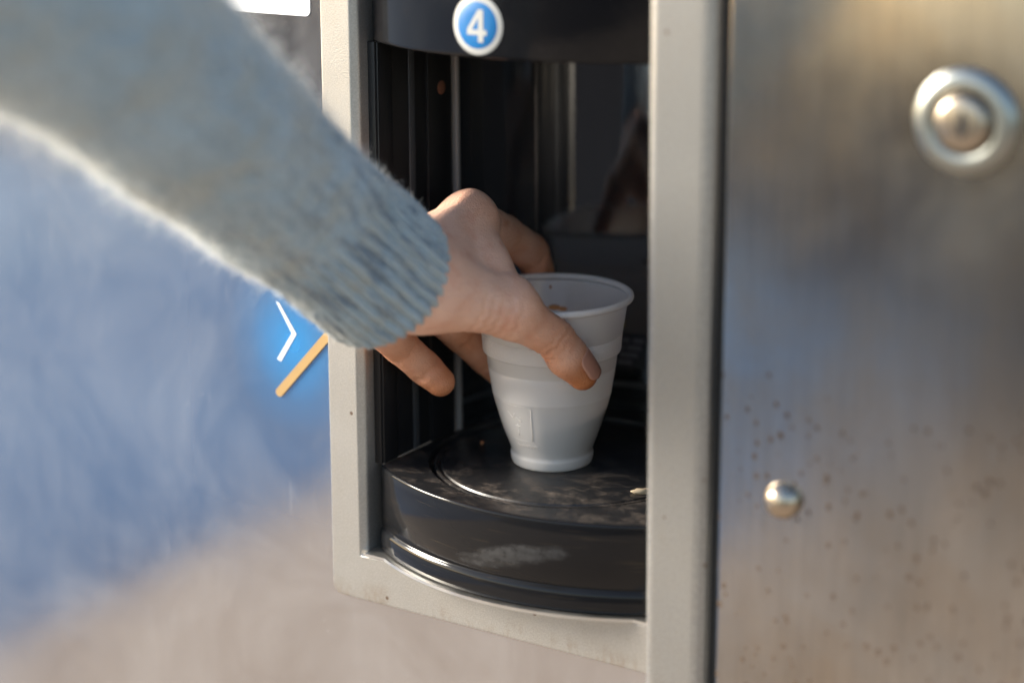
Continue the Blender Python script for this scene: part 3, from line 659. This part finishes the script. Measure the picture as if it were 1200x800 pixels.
# thumb nail: a curved plate on the back of the thumb tip
def nail(base, tip, n_, r, L, Wd, off):
    u = (tip-base)/np.linalg.norm(tip-base); n_ = n_-u*(n_@u); n_ /= np.linalg.norm(n_); v = np.cross(u, n_)
    V = []; nu, nv = 14, 12
    for i in range(nu+1):
        s = i/nu
        for k in range(nv+1):
            q = 2*k/nv-1; half = Wd/2*min(1, math.sqrt(max(0, 1-max(0, (.30-s)/.30)**2*.75)))*min(1, math.sqrt(max(.0, 1-max(0, (s-.72)/.28)**2*.85)))
            y = q*half; rr_ = r*(1-.10*s**2); ang = y/rr_
            V.append(base+u*(off+s*L)+n_*(rr_*math.cos(ang)*(1-.05*s*s)+.15)+v*rr_*math.sin(ang))
    Fc = [(i*(nv+1)+k, i*(nv+1)+k+1, (i+1)*(nv+1)+k+1, (i+1)*(nv+1)+k) for i in range(nu) for k in range(nv)]
    o = mk('nail', V, Fc, MT['nail'], None, True); so_ = o.modifiers.new('thick', 'SOLIDIFY'); so_.thickness = .0006; so_.offset = 0
    return ownp(o, body)
ru = np.array(rt)*.78+np.array(up)*.62
nail(J['TI'], J['TT'], ru*.80-np.array(fw)*.60, 8.55, 12.5, 12.0, 11.5)

# sleeve: knitted tube with ribbed cuff
SP = np.array([(-22.2, -85.5, 93.0), (-22.5, -88.2, 95.2), (-23, -94.7, 100.4), (-26, -118, 120), (-30, -146.7, 143.5), (-28, -178, 166), (-27.2, -209, 188.3), (-31, -258.6, 226.8), (-38, -308.5, 263.4), (-44, -380, 312), (-40, -480, 372), (-20, -600, 430)], float)
SR = np.array([29.0, 29.4, 29.6, 29.8, 30.6, 32.6, 35.2, 40.5, 44, 50, 56, 64], float)
NA, NL = 176, 330
arc = np.r_[0, np.cumsum(np.linalg.norm(np.diff(SP, axis=0), axis=1))]
ss = np.r_[np.linspace(0, 260, 250), np.linspace(262, arc[-1], NL-250)]
def catm(t):
    # smooth the polyline a little by sampling and averaging
    C_ = np.stack([np.interp(t, arc, SP[:, i]) for i in range(3)], 1)
    return C_
ctr = sum(catm(np.clip(ss+d_, 0, arc[-1])) for d_ in (-14, -7, 0, 7, 14))/5; ctr += (catm(ss)-ctr)*np.clip(1-ss/20, 0, 1)[:, None]
rad = np.interp(ss, arc, SR)
tan = np.gradient(ctr, axis=0); tan /= np.linalg.norm(tan, axis=1, keepdims=True)
A_ = np.cross(tan, [0, 0, 1.0]); A_ /= np.linalg.norm(A_, axis=1, keepdims=True); B_ = np.cross(A_, tan)
th_ = np.linspace(0, 2*math.pi, NA, endpoint=False)
def snoise(u, v, seed, f1, f2, n=26):
    g = np.random.default_rng(seed); o = 0
    for _ in range(n):
        k = g.integers(1, f1+1); w_ = g.uniform(-f2, f2); o = o+np.cos(k*u+w_*v+g.uniform(0, 6.28))*(1/n**.5)
    return o
U, S_ = np.meshgrid(th_, ss)
ribs = 1.35*np.cos(38*U+.02*S_)*np.clip(1-(S_-52)/14, .12, 1)
bulk = 1.5*snoise(U, S_, 3, 5, .11)*np.clip(S_/60, .15, 1)+.55*snoise(U, S_, 4, 22, .55)*np.clip((S_-30)/40, .2, 1)
edge = -2.2*np.exp(-(S_/3.0)**2)
blouse = 1.0*np.exp(-((S_-78)/22)**2)-.8*np.exp(-((S_-48)/12)**2)
Rr_ = rad[:, None]+ribs+bulk+edge+blouse
sway = 1.0
SV = ctr[:, None, :]+Rr_[..., None]*(np.cos(U)[..., None]*A_[:, None, :]+np.sin(U)[..., None]*B_[:, None, :])
inn = ctr[:14:3][:, None, :]+(rad[:14:3, None]-4.2)[..., None]*(np.cos(th_)[None, :, None]*A_[:14:3][:, None, :]+np.sin(th_)[None, :, None]*B_[:14:3][:, None, :])
loops = [l for l in inn[::-1]]+[l for l in SV]
Vs, Fs = rings([list(map(tuple, l)) for l in loops], False, True)
sleeve = mk('sweater_sleeve', Vs, Fs, MT['wool'], None, True); ownp(sleeve)
tag(sleeve, 'fuzzy light blue sweater sleeve with ribbed cuff')
uvl = sleeve.data.uv_layers.new(name='UVMap')
nin = len(inn); li = np.empty(len(sleeve.data.loops), np.int32); sleeve.data.loops.foreach_get('vertex_index', li)
vi = li//NA; vj = li % NA
sall = np.r_[-np.arange(nin)[::-1]*3.0, ss]
ucoord = vj/NA
pf = np.empty(len(sleeve.data.polygons), np.int32); sleeve.data.polygons.foreach_get('loop_start', pf)
for st in pf:
    if 4+st <= len(ucoord):
        blk = ucoord[st:st+4]
        if blk.max()-blk.min() > .5: blk[blk < .5] += 1
uvd = np.stack([ucoord, sall[vi]/220.], 1).astype(np.float32); uvl.data.foreach_set('uv', uvd.ravel())
# loose brushed fibres standing off the knit
NF = 52000
NS_ = vnorm(SV.reshape(-1, 3), np.array([(i*NA+j, i*NA+(j+1) % NA, (i+1)*NA+(j+1) % NA, (i+1)*NA+j) for i in range(NL-1) for j in range(NA)]))
ctrv = np.repeat(ctr, NA, axis=0); flip = np.sign(((SV.reshape(-1, 3)-ctrv)*NS_).sum(1)); NS_ *= flip[:, None]
pick = RNG.integers(0, 275*NA, NF)
P0 = SV.reshape(-1, 3)[pick]; N0 = NS_[pick]; T0 = tan[pick//NA]
ln = RNG.gamma(3.0, .65, NF)+.7; ln *= np.clip(.35+ss[pick//NA]/85, .35, 1.9)
side = np.cross(N0, T0); 
dirv = N0*RNG.uniform(.35, 1.0, NF)[:, None]+T0*RNG.normal(0, .7, NF)[:, None]+side*RNG.normal(0, .7, NF)[:, None]
dirv /= np.linalg.norm(dirv, axis=1, keepdims=True)
bend = RNG.normal(0, .55, (NF, 3)); wv = np.cross(dirv, RNG.normal(0, 1, (NF, 3))); wv /= np.linalg.norm(wv, axis=1, keepdims=True)
FV = []; 
for q, wq in ((0, .075), (.4, .07), (.75, .05), (1, .02)):
    c_ = P0-N0*.3+(dirv*q+bend*q*q*.6)*ln[:, None]; FV += [c_-wv*wq, c_+wv*wq]
FV = np.stack(FV, 1).reshape(-1, 3); b0 = np.arange(NF)*8
FQ = np.concatenate([np.stack([b0+2*s, b0+2*s+1, b0+2*s+3, b0+2*s+2], 1) for s in range(3)])
fz = mk('wool_fuzz', FV, FQ, MT['fibre'], None, True); ownp(fz, sleeve); tag(fz, kind='stuff')
fuv = fz.data.uv_layers.new(name='UVMap'); li = np.empty(len(fz.data.loops), np.int32); fz.data.loops.foreach_get('vertex_index', li)
fuv.data.foreach_set('uv', np.stack([(pick % NA)[li//8]/NA, ss[pick//NA][li//8]/220.], 1).astype(np.float32).ravel())
